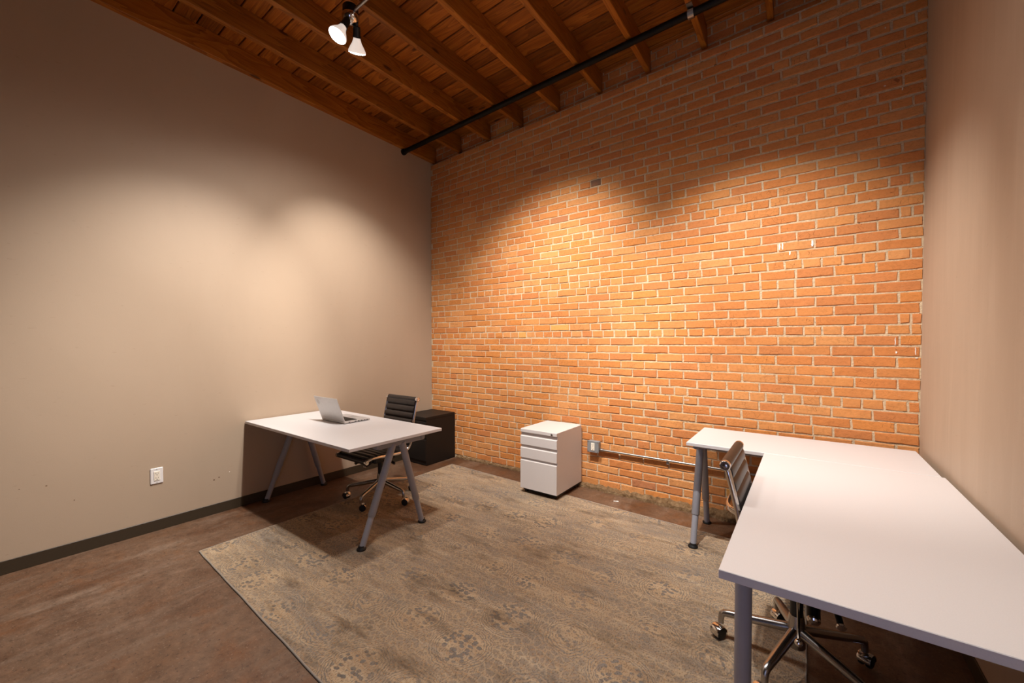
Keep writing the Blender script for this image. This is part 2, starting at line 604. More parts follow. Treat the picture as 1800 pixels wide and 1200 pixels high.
def proj(x, y, z):
    dx, dy, dz = x, y, z - CAM_Z
    rt = dx * math.cos(YAW) + dy * math.sin(YAW); fh = -dx * math.sin(YAW) + dy * math.cos(YAW)
    f = fh * math.cos(PITCH) - dz * math.sin(PITCH); u = dz * math.cos(PITCH) + fh * math.sin(PITCH)
    return CXP + FPX * rt / f, CYP - FPX * u / f, f


bricks = []
rb = random.Random(3)
PITCHB = .2185
for i in range(-13, 46):
    z = cz(i)
    hdr = (i % 7 == 0)
    pitch = .1105 if hdr else PITCHB
    h = (cz(i + 1) - cz(i)) - (.0095 if z > 1.55 else .0115)
    if hdr: ph = .418
    else: ph = .363 if (i % 2 == 1) else .475       # i is odd where (i-7) is even
    if i > LEDGE: ph += .03
    x = ph + pitch * 3
    k0 = math.ceil((x - XR) / pitch)
    edge = ph + pitch * math.ceil((XR - ph) / pitch)
    drift = 0
    while edge > XL:
        e2 = edge - pitch + rb.uniform(-.006, .006)
        jt = .0105 + rb.uniform(-.003, .003)
        a, b_ = max(e2 + jt / 2, XL + .002), min(edge - jt / 2, XR - .002)
        if not hdr and rb.random() < .05:            # now and then a closer pair of half bricks
            mid = (a + b_) / 2
            segs = [(a, mid - jt / 2), (mid + jt / 2, b_)]
        else:
            segs = [(a, b_)]
        for s0, s1 in segs:
            if s1 - s0 > .02:
                bricks.append((i, (s0 + s1) / 2, z + rb.uniform(-.0015, .0015), s1 - s0, h + rb.uniform(-.0025, .0015)))
        edge = e2
JX = [-3.893 + .4565 * k for k in range(10)]        # joist lines
scored = []
for bi, (i, x, z, L, h) in enumerate(bricks):
    zt = z + tilt(z, x)
    px, py, f = proj(x, YB, zt)
    x1 = proj(x - L / 2, YB, zt)[0]; x2 = proj(x + L / 2, YB, zt)[0]
    area = (x2 - x1) * h * FPX / f
    hid = px > 1800 or py < 0 or (z < .74 and x > -.66) or (z < .62 and -2.2 < x < -1.74) or i > LEDGE - 1
    scored.append((-area if not hid else 1, bi))
scored.sort()
solo = set(bi for _, bi in scored[:300])
rest = MB()
cache = {}
for bi, (i, x, z, L, h) in enumerate(bricks):
    r = rb.random()
    col = rb.choice(BR) if r < .985 or bi in solo else rb.choice(ODD)
    v = rb.uniform(.95, 1.04)
    col = tuple(min(1, c * v) for c in col)
    zt = z + tilt(z, x)
    yo = YB + (.06 if i > LEDGE else 0)
    slope = SL * max(0, min(1, (z - 1.5) / 2.25)) ** 3
    if i == 28 and abs(x + 1.61) < .056: col = srgb('#7a6050')[:3]; solo.discard(bi)
    if bi in solo:
        if L > .19:
            key = ('s', rb.randrange(40))
            if key not in cache:
                g = MB(); vv, ff, cc = brick_geo(.208, .0575, 1000 + key[1], col); g.add(vv, ff, cc)
                cache[key] = g.mesh('brick'); cache[key].materials.append(M['brick'])
            o = link('brick', cache[key], wall_back)
            o.scale = (L / .208, 1, h / .0575)
        elif .085 < L < .115:
            key = ('h', rb.randrange(24))
            if key not in cache:
                g = MB(); vv, ff, cc = brick_geo(.1, .0575, 2000 + key[1], col); g.add(vv, ff, cc)
                cache[key] = g.mesh('brick'); cache[key].materials.append(M['brick'])
            o = link('brick', cache[key], wall_back)
            o.scale = (L / .1, 1, h / .0575)
        else:
            g = MB(); vv, ff, cc = brick_geo(L, h, 3000 + bi, col); g.add(vv, ff, cc)
            me = g.mesh('brick'); me.materials.append(M['brick'])
            o = link('brick', me, wall_back)
        o.location = (x, yo, zt)
        o.rotation_euler = (0, -math.atan(slope), 0)
    else:
        vv, ff, cc = brick_geo(L, h, 5000 + bi, col)
        vv = [(vx + x, vy + yo, vz + zt + slope * vx) for vx, vy, vz in vv]
        rest.add(vv, ff, cc)
ro = rest.build('brick_field', M['brick'], wall_back); ro['kind'] = 'stuff'
print('bricks', len(bricks))

# rough mortar footing along the floor
mb = MB()
rf = random.Random(11)
N = 150
vv = []; ff = []
for k in range(N + 1):
    x = XL + .45 + (XR - XL - .46) * k / N
    t = k / N
    hgt = .035 + .03 * min(1, max(0, (t - .25) * 2)) + rf.uniform(-.012, .012)
    dep = .02 + .055 * min(1, max(0, (t - .3) * 2.2)) * (.6 + .4 * math.sin(k * .5) ** 2) + rf.uniform(-.008, .008)
    vv += [(x, YB - dep, 0), (x, YB - dep * .85 - rf.uniform(0, .006), hgt * .45), (x, YB - dep * .35, hgt * .9), (x, YB + .005, hgt)]
for k in range(N):
    for j in range(3):
        a = k * 4 + j
        ff.append((a, a + 4, a + 5, a + 1))
mb.add(vv, ff)
mb.build('mortar_footing', M['footing'], wall_back)

# ------------------------------------------------------------------ ceiling
mb = MB()
JD = .19
ceil = empty('ceiling', (-3.9, 0, 3.70)); ceil['kind'] = 'structure'
ceil.rotation_euler = (0, -math.atan(SL), 0)
mb = MB(); mb.box(-.15, 4.65, YF - .1, YB + .25, JD + .026, JD + .10)
mb.build('roof_deck', M['roof_dark'], ceil)
XLOC = [0.0 + .4565 * k for k in range(10)]
for k, xl in enumerate(XLOC):
    g = MB()
    x0 = xl - .022; x1 = xl + .022
    if k == 0: x0, x1 = -.02, .035
    g.box(x0, x1, YF, YB + .055, 0, JD, .004)
    o = g.build('joist', M['wood_joist'], ceil)
rp = random.Random(5)
y = YF; PW = .1455
while y < YB + .05:
    cuts = sorted(rp.sample(range(1, 10), 2)) if rp.random() < .6 else [rp.randrange(2, 9)]
    xs = [-.02] + [XLOC[c] for c in cuts] + [4.55]
    for a, b_ in zip(xs, xs[1:]):
        g = MB()
        g.box(-(b_ - a) / 2 + .0012, (b_ - a) / 2 - .0012, -PW / 2 + .004, PW / 2 - .004, 0, .024, .004)
        o = g.build('plank', M['wood_plank'], ceil)
        o.location = ((a + b_) / 2, y + PW / 2, JD + rp.uniform(0.0, .002))
    y += PW

# sprinkler pipe under the joists
PY, PR = 3.15, .026
pz = lambda x: roofz(x) - PR - .003
sp_ = MB(); sp_.tube([(XL + .025, PY, pz(XL + .025)), (XR - .002, PY, pz(XR))], PR, 16)
pipe = empty('ceiling_pipe', (0, 0, 0))
tag(pipe, 'black steel pipe running under the joists along the brick wall', 'pipe')
sp_.build('pipe_run', M['pipe_black'], pipe, smooth=True)
g = MB(); g.lathe([(PR + .007, 0), (PR + .009, .004), (PR + .009, .03), (PR + .006, .034), (.012, .036), (.009, .042)], (XL + .03, PY, pz(XL + .03)), (-1, 0, 0), 16)
g.build('end_cap', M['pipe_black'], pipe, smooth=True)
g = MB()
cxp = XLOC[7] - 3.9
pts = [(cxp, PY + (PR + .004) * math.sin(a), pz(cxp) - (PR + .004) * math.cos(a)) for a in [(-110 + 220 * k / 14) * PI / 180 for k in range(15)]]
for a, b_ in zip(pts, pts[1:]):
    pass
vv = []; ff = []
for (px_, py_, pz_) in pts:
    ny, nz = (py_ - PY), (pz_ - pz(cxp)); nl = math.hypot(ny, nz)
    for dx, dr in ((-.02, 0), (.02, 0), (.02, .004), (-.02, .004)):
        vv.append((cxp + dx, py_ + ny / nl * dr, pz_ + nz / nl * dr))
n_ = len(pts)
for k in range(n_ - 1):
    for j in range(4):
        ff.append((k * 4 + j, k * 4 + (j + 1) % 4, k * 4 + 4 + (j + 1) % 4, k * 4 + 4 + j))
g.add(vv, ff)
g.box(cxp - .02, cxp + .02, PY - PR - .05, PY - PR + .004, roofz(cxp) - .006, roofz(cxp))
g.build('strap', M['steel'], pipe)

# ------------------------------------------------------------------ ceiling spot fixtures
def dirv(az, el):
    a, e = math.radians(az), math.radians(el)
    return Vector((math.cos(a) * math.cos(e), math.sin(a) * math.cos(e), -math.sin(e)))


FY = 1.645


def fixture(x, lamps, label):
    zt = roofz(x)
    f = empty('ceiling_spotlight', (x, FY, zt))
    tag(f, label, 'spotlight', 'two-bulb spotlights along the ceiling conduit')
    g = MB(); g.lathe([(.050, 0), (.053, -.004), (.053, -.058), (.050, -.061)], (0, 0, 0), (0, 0, 1), 28)
    g.build('junction_box', M['socket_black'], f, smooth=True)
    g = MB(); g.lathe([(.056, -.058), (.058, -.062), (.056, -.078), (.048, -.096), (.032, -.110), (.012, -.117), (.004, -.118)], (0, 0, 0), (0, 0, 1), 28)
    g.build('chrome_cover', M['chrome'], f, smooth=True)
    for (az, el, off, power, size, spill) in lamps:
        d = dirv(az, el)
        s = Vector(off)
        g = MB(); g.lathe([(.010, -.030), (.012, .0), (.012, .012)], s, d, 14)
        # swivel knuckle joining the cover and the socket
        g.tube([s - d * .025, Vector((s.x * .6, s.y * .6, -.090))], .009, 10)
        g.build('swivel', M['socket_black'], f, smooth=True)
        g = MB(); g.lathe([(.020, .0), (.024, .004), (.025, .05), (.028, .055), (.029, .066), (.026, .067)], s, d, 20)
        g.build('lamp_socket', M['socket_black'], f, smooth=True)
        g = MB(); g.lathe([(.022, .062), (.025, .075), (.032, .095), (.046, .118), (.058, .140), (.0605, .148), (.059, .153)], s, d, 28)
        bo = g.build('bulb', M['bulb_glass'], f, smooth=True)
        g = MB(); g.lathe([(.058, .1531), (.055, .157), (.040, .162), (.020, .1645), (.004, .165)], s, d, 28)
        g.build('bulb_lens', M['bulb_face'], bo, smooth=True)
        # the reflector gives a bright core and a wide, weak skirt
        for nm, en, sz in (('bulb_beam', LAMP_W * power, size), ('bulb_spill', SPILL_W * spill, 138)):
            ld = bpy.data.lights.new(nm, 'SPOT')
            ld.energy = en; ld.color = LAMP_COL
            ld.spot_size = math.radians(sz); ld.spot_blend = 1.0
            ld.shadow_soft_size = .03
            lo = bpy.data.objects.new(nm, ld); COL.objects.link(lo)
            lo.parent = f
            lo.location = s + d * .20
            dd = d if nm == 'bulb_beam' else (d + Vector((0, 0, -1.6))).normalized()
            lo.rotation_euler = dd.to_track_quat('-Z', 'Y').to_euler()
    return f


fixture(-2.60, [(256, 64, (.008, -.030, -.112), .70, 60, .7),
                (146, 54, (.014, .038, -.114), .56, 66, .8)],
        'two-bulb chrome and black ceiling spotlight in view under the joists')
fixture(-1.69, [(197, 47, (-.03, -.02, -.112), 1.0, 55, 1.0),
                (103, 49, (.01, .035, -.112), 1.2, 72, 1.0)],
        'middle two-bulb ceiling spotlight on the conduit above the rug')
fixture(-.76, [(74, 55, (.02, .035, -.112), 1.3, 70, .35),
               (325, 66, (.03, -.02, -.112), .50, 84, .35)],
        'two-bulb ceiling spotlight on the conduit nearest the right wall')
# conduit feeding the boxes, two runs
for x0, x1, lb in ((-2.60 + .05, -1.69 - .05, 'thin steel conduit between the ceiling spotlight in view and the next one'),
                   (-1.69 + .05, -.76 - .05, 'thin steel conduit from the middle ceiling spotlight to the right one')):
    g = MB(); zz = lambda x: roofz(x) - .045
    g.tube([(x0, FY, zz(x0)), (x1, FY, zz(x1))], .0112, 12)
    o = g.build('conduit', M['steel'], None, smooth=True)
    tag(o, lb, 'conduit')

# ------------------------------------------------------------------ rug
def rug():
    A, B, C_, D = (-3.276, .924), (-3.287, 3.327), (.010, 3.195), (.014, .79)
    root = empty('area_rug', ((A[0] + C_[0]) / 2, (A[1] + C_[1]) / 2, 0))
    ox, oy = root.location.x, root.location.y
    tag(root, 'large faded tan and grey area rug with a medallion pattern', 'rug')
    h = .008
    g = MB()
    q = [(px_ - ox, py_ - oy) for px_, py_ in (A, D, C_, B)]
    nx, ny = 24, 16
    vv = []; ff = []
    for j in range(ny + 1):
        for i in range(nx + 1):
            u, v = i / nx, j / ny
            x = (q[0][0] * (1 - u) + q[1][0] * u) * (1 - v) + (q[3][0] * (1 - u) + q[2][0] * u) * v
            yv = (q[0][1] * (1 - u) + q[1][1] * u) * (1 - v) + (q[3][1] * (1 - u) + q[2][1] * u) * v
            vv.append((x, yv, h))
    for j in range(ny):
        for i in range(nx):
            a = j * (nx + 1) + i
            ff.append((a, a + 1, a + nx + 2, a + nx + 1))
    g.add(vv, ff)
    g.build('pile', M['rug'], root)
    g = MB()
    rr = random.Random(2)
    loop = []
    for (a, b_) in zip(q, q[1:] + q[:1]):
        for k in range(30):
            t = k / 30
            loop.append((a[0] * (1 - t) + b_[0] * t + rr.uniform(-.0015, .0015), a[1] * (1 - t) + b_[1] * t + rr.uniform(-.0015, .0015), .0046))
    loop.append(loop[0])
    g.tube(loop, .0046, 8, False)
    g.build('bound_edge', M['rug_binding'], root, smooth=True)


rug()
RUGZ = .008

# ------------------------------------------------------------------ desks
def a_leg(root, top, foot, name='leg', r1=.0255, r2=.0205, frac=.70):
    """telescopic tubular leg: upper tube, extension, foot"""
    t, f = Vector(top), Vector(foot)
    d = (f - t)
    m1 = t + d * frac
    g = MB(); g.tube([t, m1 - d.normalized() * .004, m1], [r1, r1, r1 - .0025], 18)
    leg = g.build(name, M['leg_grey'], root, smooth=True)
    e = f - d.normalized() * .008
    g = MB(); g.tube([m1 - d.normalized() * .05, e], r2, 18)
    g.build('leg_extension', M['leg_grey'], leg, smooth=True)
    g = MB(); g.lathe([(.030, 0), (.032, .004), (.031, .010), (.024, .016), (.021, .024), (.0215, .028)], (f.x, f.y, f.z), (0, 0, 1), 20)
    g.build('foot', M['rubber_black'], leg, smooth=True)
    return leg


def tabletop(root, x0, x1, y0, y1, zt=.73, th=.022):
    g = MB(); g.box(x0, x1, y0, y1, zt - th, zt, .0018)
    return g.build('tabletop', M['white_laminate'], root)


def rail(root, p0, p1, wdt=.03, hgt=.03, name='frame_rail'):
    g = MB()
    x0, x1 = sorted((p0[0], p1[0])); y0, y1 = sorted((p0[1], p1[1])); z = p0[2]
    if x1 - x0 > y1 - y0: g.box(x0, x1, y0 - wdt / 2, y0 + wdt / 2, z - hgt, z, .003)
    else: g.box(x0 - wdt / 2, x0 + wdt / 2, y0, y1, z - hgt, z, .003)
    return g.build(name, M['frame_grey'], root)


# left desk
dl = empty('desk', (-3.115, 1.8375, 0))
tag(dl, 'white desk with grey A-shaped legs against the beige wall', 'desk', 'white topped office desks')
ox, oy = -3.115, 1.8375
tabletop(dl, -3.898 - ox, -2.325 - ox, 1.437 - oy, 2.238 - oy)
for X in (-2.41, -3.845):
    fl = RUGZ + .0 if X > -3 else 0.0
    a_leg(dl, (X - ox, 1.835 - oy, .672), (X - ox, 1.575 - oy, fl))
    a_leg(dl, (X - ox, 1.915 - oy, .672), (X - ox, 2.105 - oy, fl))
    rail(dl, (X - ox, 1.70 - oy, .690), (X - ox, 2.12 - oy, .690), .034, .034, 'cross_rail')
    for yy in (1.70, 2.10):
        g = MB(); g.box(X - .022 - ox, X + .022 - ox, yy - oy - .02, yy - oy + .02, .664, .708, .004)
        g.build('bracket', M['frame_grey'], dl)
for yy in (1.70, 2.10):
    rail(dl, (-3.82 - ox, yy - oy, .700), (-2.435 - ox, yy - oy, .700), .03, .028, 'long_rail')

# right desk along the brick wall
ox, oy = -.053, 3.195
dw = empty('desk', (ox, oy, 0))
tag(dw, 'narrow white desk on A-shaped legs set against the brick wall', 'desk', 'white topped office desks')
tabletop(dw, -.655 - ox, .552 - ox, 2.893 - oy, 3.493 - oy)
for X in (-.615, .50):
    fz = 0.0
    a_leg(dw, (X - ox, 3.155 - oy, .672), (X - ox, 2.935 - oy, RUGZ if X < 0 else 0))
    a_leg(dw, (X - ox, 3.235 - oy, .672), (X - ox, 3.415 - oy, 0))
    rail(dw, (X - ox, 3.03 - oy, .690), (X - ox, 3.37 - oy, .690), .034, .034, 'cross_rail')
    for yy in (3.03, 3.36):
        g = MB(); g.box(X - .022 - ox, X + .022 - ox, yy - oy - .02, yy - oy + .02, .664, .708, .004)
        g.build('bracket', M['frame_grey'], dw)
for yy in (3.03, 3.36):
    rail(dw, (-.59 - ox, yy - oy, .700), (.478 - ox, yy - oy, .700), .03, .028, 'long_rail')

# long near desk along the right wall, straight legs
ox, oy = .18, 2.10
dn = empty('desk', (ox, oy, 0))
tag(dn, 'large white desk nearest the camera along the right wall', 'desk', 'white topped office desks')
tabletop(dn, -.205 - ox, .563 - ox, 1.318 - oy, 2.886 - oy, th=.027)
for X, Y, zf in ((-.156, 1.47, 0), (.50, 1.47, 0), (-.13, 2.78, RUGZ), (.50, 2.78, 0)):
    if Y < 2: zf = RUGZ if X < 0 else 0
    a_leg(dn, (X - ox, Y - oy, .704), (X - ox, Y - oy, zf), r1=.0245)
for X in (-.10, .44):
    rail(dn, (X - ox, 1.50 - oy, .700), (X - ox, 2.75 - oy, .700), .03, .028, 'long_rail')
for Y in (1.56, 2.70):
    rail(dn, (-.085 - ox, Y - oy, .690), (.425 - ox, Y - oy, .690), .03, .03, 'cross_rail')

# ------------------------------------------------------------------ office chairs
def catmull(P, n=10):
    out = []
    P = [Vector(p) for p in P]
    Q = [P[0] * 2 - P[1]] + P + [P[-1] * 2 - P[-2]]
    for i in range(1, len(Q) - 2):
        for k in range(n):
            t = k / n
            a, b_, c_, d = Q[i - 1], Q[i], Q[i + 1], Q[i + 2]
            out.append(.5 * ((2 * b_) + (c_ - a) * t + (2 * a - 5 * b_ + 4 * c_ - d) * t * t + (3 * b_ - a - 3 * c_ + d) * t ** 3))
    out.append(P[-1])
    return out


def resample(P, step):
    out = [P[0]]; acc = 0
    for a, b_ in zip(P, P[1:]):
        L = (b_ - a).length
        while acc + L >= step:
            t = (step - acc) / L
            a = a + (b_ - a) * t
            out.append(a); L = (b_ - a).length; acc = 0
        acc += L
    return out


def make_chair(base_rot, label):
    """origin on the floor under the column, facing -Y; profile in (f, z) with y = -f"""
    root = empty('office_chair')
    tag(root, label, 'chair', 'ribbed black leather office chairs')
    prof = [(-.262, .872), (-.245, .80), (-.222, .70), (-.205, .60), (-.195, .53), (-.178, .472), (-.135, .437), (-.06, .428), (.03, .432), (.13, .438), (.215, .440), (.262, .430)]
    C = catmull([(a + .018, b_, 0) for a, b_ in prof], 12)
    C = resample(C, .0098)
    HW = .197
    split = next(i for i, q in enumerate(C) if q.x > -.147)

    def sling(i0, i1, name):
        g = MB(); vv = []; ff = []
        pit = 6
        n = 0
        for i in range(i0, i1 + 1):
            a = C[max(0, i - 1)]; b_ = C[min(len(C) - 1, i + 1)]
            t = (b_ - a).normalized(); nrm = Vector((-t.y, t.x, 0))
            if nrm.x < 0 and nrm.y < 0: nrm = -nrm
            ph = (i % pit) / pit
            bulge = .006 + .012 * math.sin(PI * ph) ** .45 if ph > 0 else .005
            p = C[i]
            for (xw, th) in ((-HW, -.004), (-HW, bulge * .8), (-HW + .02, bulge), (HW - .02, bulge), (HW, bulge * .8), (HW, -.004)):
                q = p + nrm * th
                vv.append((xw, -q.x, q.y))
            n += 1
        for k in range(n - 1):
            for j in range(6):
                a = k * 6 + j; b2 = k * 6 + (j + 1) % 6
                ff.append((a, b2, b2 + 6, a + 6))
        ff.append(tuple(range(6))[::-1]); ff.append(tuple((n - 1) * 6 + j for j in range(6)))
        g.add(vv, ff)
        return g.build(name, M['leather'], root, smooth=True, angle=50)

    bk = sling(0, split, 'backrest')
    st = sling(split, len(C) - 1, 'seat')
    # upholstered rolls
    tp = Vector((0, .250, .876)); fr = Vector((0, -.286, .420))
    g = MB(); g.lathe([(.016, -HW - .004), (.022, -HW), (.022, HW), (.016, HW + .004)], tp, (1, 0, 0), 20)
    g.build('head_roll', M['leather'], bk, smooth=True)
    g = MB(); g.lathe([(.014, -HW - .004), (.019, -HW), (.019, HW), (.014, HW + .004)], fr, (1, 0, 0), 20)
    g.build('front_roll', M['leather'], st, smooth=True)
    # side frames
    for s in (-1, 1):
        x = s * (HW + .012)
        pts = [(x, tp.y, tp.z)] + [(x, -q.x + .0, q.y) for q in C[2:-2:3]] + [(x, fr.y, fr.z)]
        g = MB(); g.tube(pts, .0118, 10, True, 0.8)
        sf = g.build('side_frame', M['chrome'], root, smooth=True)
        for c_, rr in ((tp, .0215), (fr, .019)):
            g = MB(); g.lathe([(rr * .8, -.010), (rr, -.008), (rr, .010), (rr * .86, .013), (rr * .8, .011), (rr * .45, .011), (rr * .4, .0135), (.003, .014)], (x, c_.y, c_.z), (s, 0, 0), 22)
            g.build('end_cap', M['chrome'], sf, smooth=True)
    # rear spreader
    g = MB()
    by, bz = .204, .69
    pp = []
    for k in range(17):
        t = -1 + 2 * k / 16
        pp.append((t * (HW + .012), by + .05 * (1 - abs(t) ** 5), bz - .005))
    g.tube(pp, .014, 10, True, .55)
    g.build('back_spreader', M['chrome'], root, smooth=True)
    # seat spreaders
    for f in (.06, -.10):
        g = MB(); pp = []
        for k in range(13):
            t = -1 + 2 * k / 12
            pp.append((t * (HW + .012), -f, .425 - .04 * (1 - abs(t) ** 3)))
        g.tube(pp, .013, 10, True, .6)
        g.build('seat_spreader', M['chrome'], root, smooth=True)
    # mechanism
    g = MB(); g.box(-.055, .055, -.10, .13, .335, .392, .012); g.box(-.035, .035, -.13, .02, .35, .385, .008)
    mech = g.build('mechanism', M['black_plastic'], root)
    # tension knob, height lever with a ball end, tilt lever and paddle
    g = MB(); g.tube([(-.045, -.057, .345), (-.125, -.057, .295)], .023, 18); g.build('tension_knob', M['black_plastic'], mech, smooth=True)
    kd = Vector((-.08, 0, -.05)).normalized()
    g = MB(); g.lathe([(.0235, 0), (.0235, .008), (.018, .014), (.003, .016)], (-.125, -.057, .295), kd, 18); g.build('knob_cap', M['chrome'], mech, smooth=True)
    g = MB(); g.tube([(-.045, -.005, .345), (-.13, -.008, .30), (-.215, -.01, .248)], .005, 8); g.build('height_lever', M['chrome'], mech, smooth=True)
    g = MB(); g.lathe([(.004, -.014), (.010, -.010), (.0138, -.003), (.0138, .003), (.010, .010), (.004, .014)], (-.226, -.0103, .241), (-.8, 0, -.5), 16)
    g.build('lever_ball', M['chrome'], mech, smooth=True)
    g = MB(); g.tube([(-.045, -.115, .355), (-.10, -.13, .340)], .007, 8); g.tube([(-.10, -.13, .340), (-.162, -.14, .322)], .0115, 12); g.build('tilt_lever', M['black_plastic'], mech, smooth=True)
    g = MB(); g.lathe([(.016, 0), (.017, .003), (.014, .008), (.003, .009)], (-.162, -.14, .322), (-.95, -.15, -.28), 16); g.build('lever_cap', M['chrome'], mech, smooth=True)
    g = MB(); g.tube([(.045, .02, .355), (.12, .02, .345)], .006, 8); g.tube([(.115, .02, .346), (.15, .02, .341), (.175, .02, .338)], [.008, .014, .011], 10, True, .6)
    g.build('paddle', M['black_plastic'], mech, smooth=True)
    # column
    g = MB(); g.lathe([(.024, .20), (.024, .34)], (0, 0, 0), (0, 0, 1), 20); g.build('gas_column', M['black_plastic'], root, smooth=True)
    g = MB(); g.lathe([(.030, .085), (.034, .09), (.034, .175), (.031, .20), (.027, .225), (.024, .226)], (0, 0, 0), (0, 0, 1), 22)
    g.build('hub', M['satin_metal'], root, smooth=True)
    for k in range(5):
        an = base_rot + 2 * PI * k / 5
        c, s = math.cos(an), math.sin(an)
        R = .292
        prof2 = [(.025, .158), (.12, .143), (.20, .130), (.255, .122), (.278, .117), (.289, .106), (R, .085), (R, .066)]
        g = MB(); g.tube([(c * r, s * r, z) for r, z in prof2], [.021, .0195, .018, .0165, .0155, .0145, .013, .013], 12)
        leg = g.build('base_leg', M['satin_metal'], root, smooth=True)
        # caster, trailing at its own angle
        ca = an + [.5, -1.2, 1.0, -.6, 2.0][k]
        rx, ry = math.cos(ca), math.sin(ca)
        ctr = Vector((c * R + rx * .014, s * R + ry * .014, .0275))
        ax = Vector((-ry, rx, 0))
        for sgn in (-1, 1):
            g = MB(); g.lathe([(.020, .004), (.0265, .006), (.0275, .009), (.0275, .019), (.024, .023), (.012, .0245), (.002, .025)], ctr, ax * sgn, 20)
            g.build('caster_wheel', M['rubber_black'], leg, smooth=True)
        g = MB(); vv = []; ff = []
        for i in range(11):
            a2 = math.radians(-15 + 200 * i / 10)
            for rad, wv in ((.0295, -.024), (.0315, -.016), (.0315, .016), (.0295, .024)):
                q = ctr + Vector((rx * math.cos(a2) * rad, ry * math.cos(a2) * rad, math.sin(a2) * rad)) + ax * wv
                vv.append(q)
        for i in range(10):
            for j in range(3):
                a3 = i * 4 + j
                ff.append((a3, a3 + 1, a3 + 5, a3 + 4))
        g.add(vv, ff)
        g.build('caster_hood', M['chrome'], leg, smooth=True)
    return root


ch1 = make_chair(math.radians(4), 'black ribbed office chair behind the left desk, facing the laptop')
ch1.location = (-3.085, 2.215, RUGZ)
ch2 = make_chair(math.radians(35) - PI / 2, 'black ribbed office chair tucked under the large near desk')
ch2.location = (-.024, 2.110, RUGZ); ch2.rotation_euler = (0, 0, PI / 2)

# ------------------------------------------------------------------ pedestals
def pedestal(name, label, x0, x1, y0, y1, zb, zt, mat, drawers, casters, lip, cat='cabinet', group='drawer pedestals by the brick wall'):
    ox, oy = (x0 + x1) / 2, (y0 + y1) / 2
    root = empty(name, (ox, oy, 0))
    tag(root, label, cat, group)
    x0 -= ox; x1 -= ox; y0 -= oy; y1 -= oy
    fr = .014
    g = MB(); g.box(x0, x1, y0 + fr, y1, zb, zt - .028, .0015)
    g.build('body', mat, root)
    g = MB(); g.box(x0, x1, y0, y1, zt - lip, zt, .0025)
    g.build('top', mat, root)
    for z0, z1 in drawers:
        g = MB()
        # front with a sloping pull lip at its top edge
        g.add([(x0, y0, z0), (x1, y0, z0), (x1, y0, z1 - .008), (x0, y0, z1 - .008), (x0, y0 + .006, z1), (x1, y0 + .006, z1),
               (x0, y0 + fr - .002, z0), (x1, y0 + fr - .002, z0), (x1, y0 + fr - .002, z1 - .004), (x0, y0 + fr - .002, z1 - .004)],
              [(0, 1, 2, 3), (3, 2, 5, 4), (4, 5, 8, 9), (6, 7, 1, 0), (0, 3, 4, 9, 6), (1, 7, 8, 5, 2), (7, 6, 9, 8)])
        g.build('drawer_front', mat, root)
    return root, (x0, x1, y0, y1)


pw, (x0, x1, y0, y1) = pedestal('file_pedestal', 'white three-drawer rolling file pedestal against the brick wall', -2.155, -1.767, 3.08, 3.565, .052, .606,
                                M['cabinet_white'], [(.461, .545), (.340, .435), (.054, .319)], True, .032)
g = MB(); g.lathe([(.010, 0), (.010, .004), (.007, .006), (.003, .006)], (x1 - .05, y0, .588), (0, -1, 0), 16); lk = g.build('lock', M['steel'], pw, smooth=True)
g = MB(); g.box(x1 - .0512, x1 - .0488, y0 - .0068, y0 - .005, .583, .593); g.build('keyhole', M['slot_dark'], lk)
g = MB(); g.box(x0 + .02, x1 - .012, y0 + .03, y1 - .02, .030, .0525); g.build('plinth', M['rubber_black'], pw)
for (cx, cy) in ((x0 + .04, y0 + .05), (x1 - .04, y0 + .05), (x0 + .04, y1 - .06), (x1 - .04, y1 - .06)):
    fz = RUGZ if cy < 0 else 0
    g = MB(); g.lathe([(.016, -.014), (.0205, -.012), (.0205, .012), (.016, .014)], (cx, cy, .0207 + fz), (1, 0, 0), 16)
    g.build('caster', M['rubber_black'], pw, smooth=True)
pb, (x0, x1, y0, y1) = pedestal('file_pedestal', 'black drawer pedestal in the corner behind the desk chair', -3.885, -3.482, 3.098, 3.572, .008, .556,
                                M['cabinet_black'], [(.425, .505), (.325, .412), (.06, .302)], False, .035)
g = MB(); g.box(x0 + .01, x1 - .01, y0 + .025, y1 - .01, 0, .010); g.build('plinth', M['rubber_black'], pb)

# ------------------------------------------------------------------ laptop
lx0, lx1, ly0, ly1, dz = -3.43, -3.073, 1.862, 2.103, .73
ox, oy = (lx0 + lx1) / 2, (ly0 + ly1) / 2
lp = empty('laptop', (ox, oy, dz))
tag(lp, 'open silver laptop on the left desk with its back to the room', 'laptop')
hx, hy = (lx1 - lx0) / 2, (ly1 - ly0) / 2
g = MB(); g.box(-hx, hx, -hy, hy, .004, .019, .004); base = g.build('base', M['laptop_silver'], lp)
g = MB(); g.box(-hx + .006, hx - .006, -hy + .006, hy - .006, .0, .006, .002); g.build('underside', M['laptop_dark'], base)
g = MB(); g.box(-hx + .03, hx - .03, -hy + .03, .015, .0188, .0196); kb = g.build('keyboard', M['laptop_dark'], lp)
g = MB()
for r in range(5):
    for c in range(15):
        kx = -hx + .036 + c * (2 * hx - .072) / 15
        ky = -hy + .034 + r * .0205
        g.box(kx, kx + (2 * hx - .072) / 15 - .0025, ky, ky + .0175, .0194, .0212)
g.build('keys', M['laptop_dark'], kb)
g = MB(); g.box(-.05, .05, .032, .102, .0188, .0194); g.build('touchpad', M['laptop_grey'], lp)
for k, (a, b_) in enumerate(((-.085, -.07), (-.03, -.012), (.0, .016), (.028, .044), (.062, .072), (.085, .095))):
    g = MB(); g.box(hx - .002, hx + .0006, a, b_, .008, .0145); g.build('port', M['slot_dark'], base)
LA = math.atan2(.20, -.068)
lid = MB()
LL = .214
lid.box(-hx, hx, 0, LL, -.003, .004, .0028)
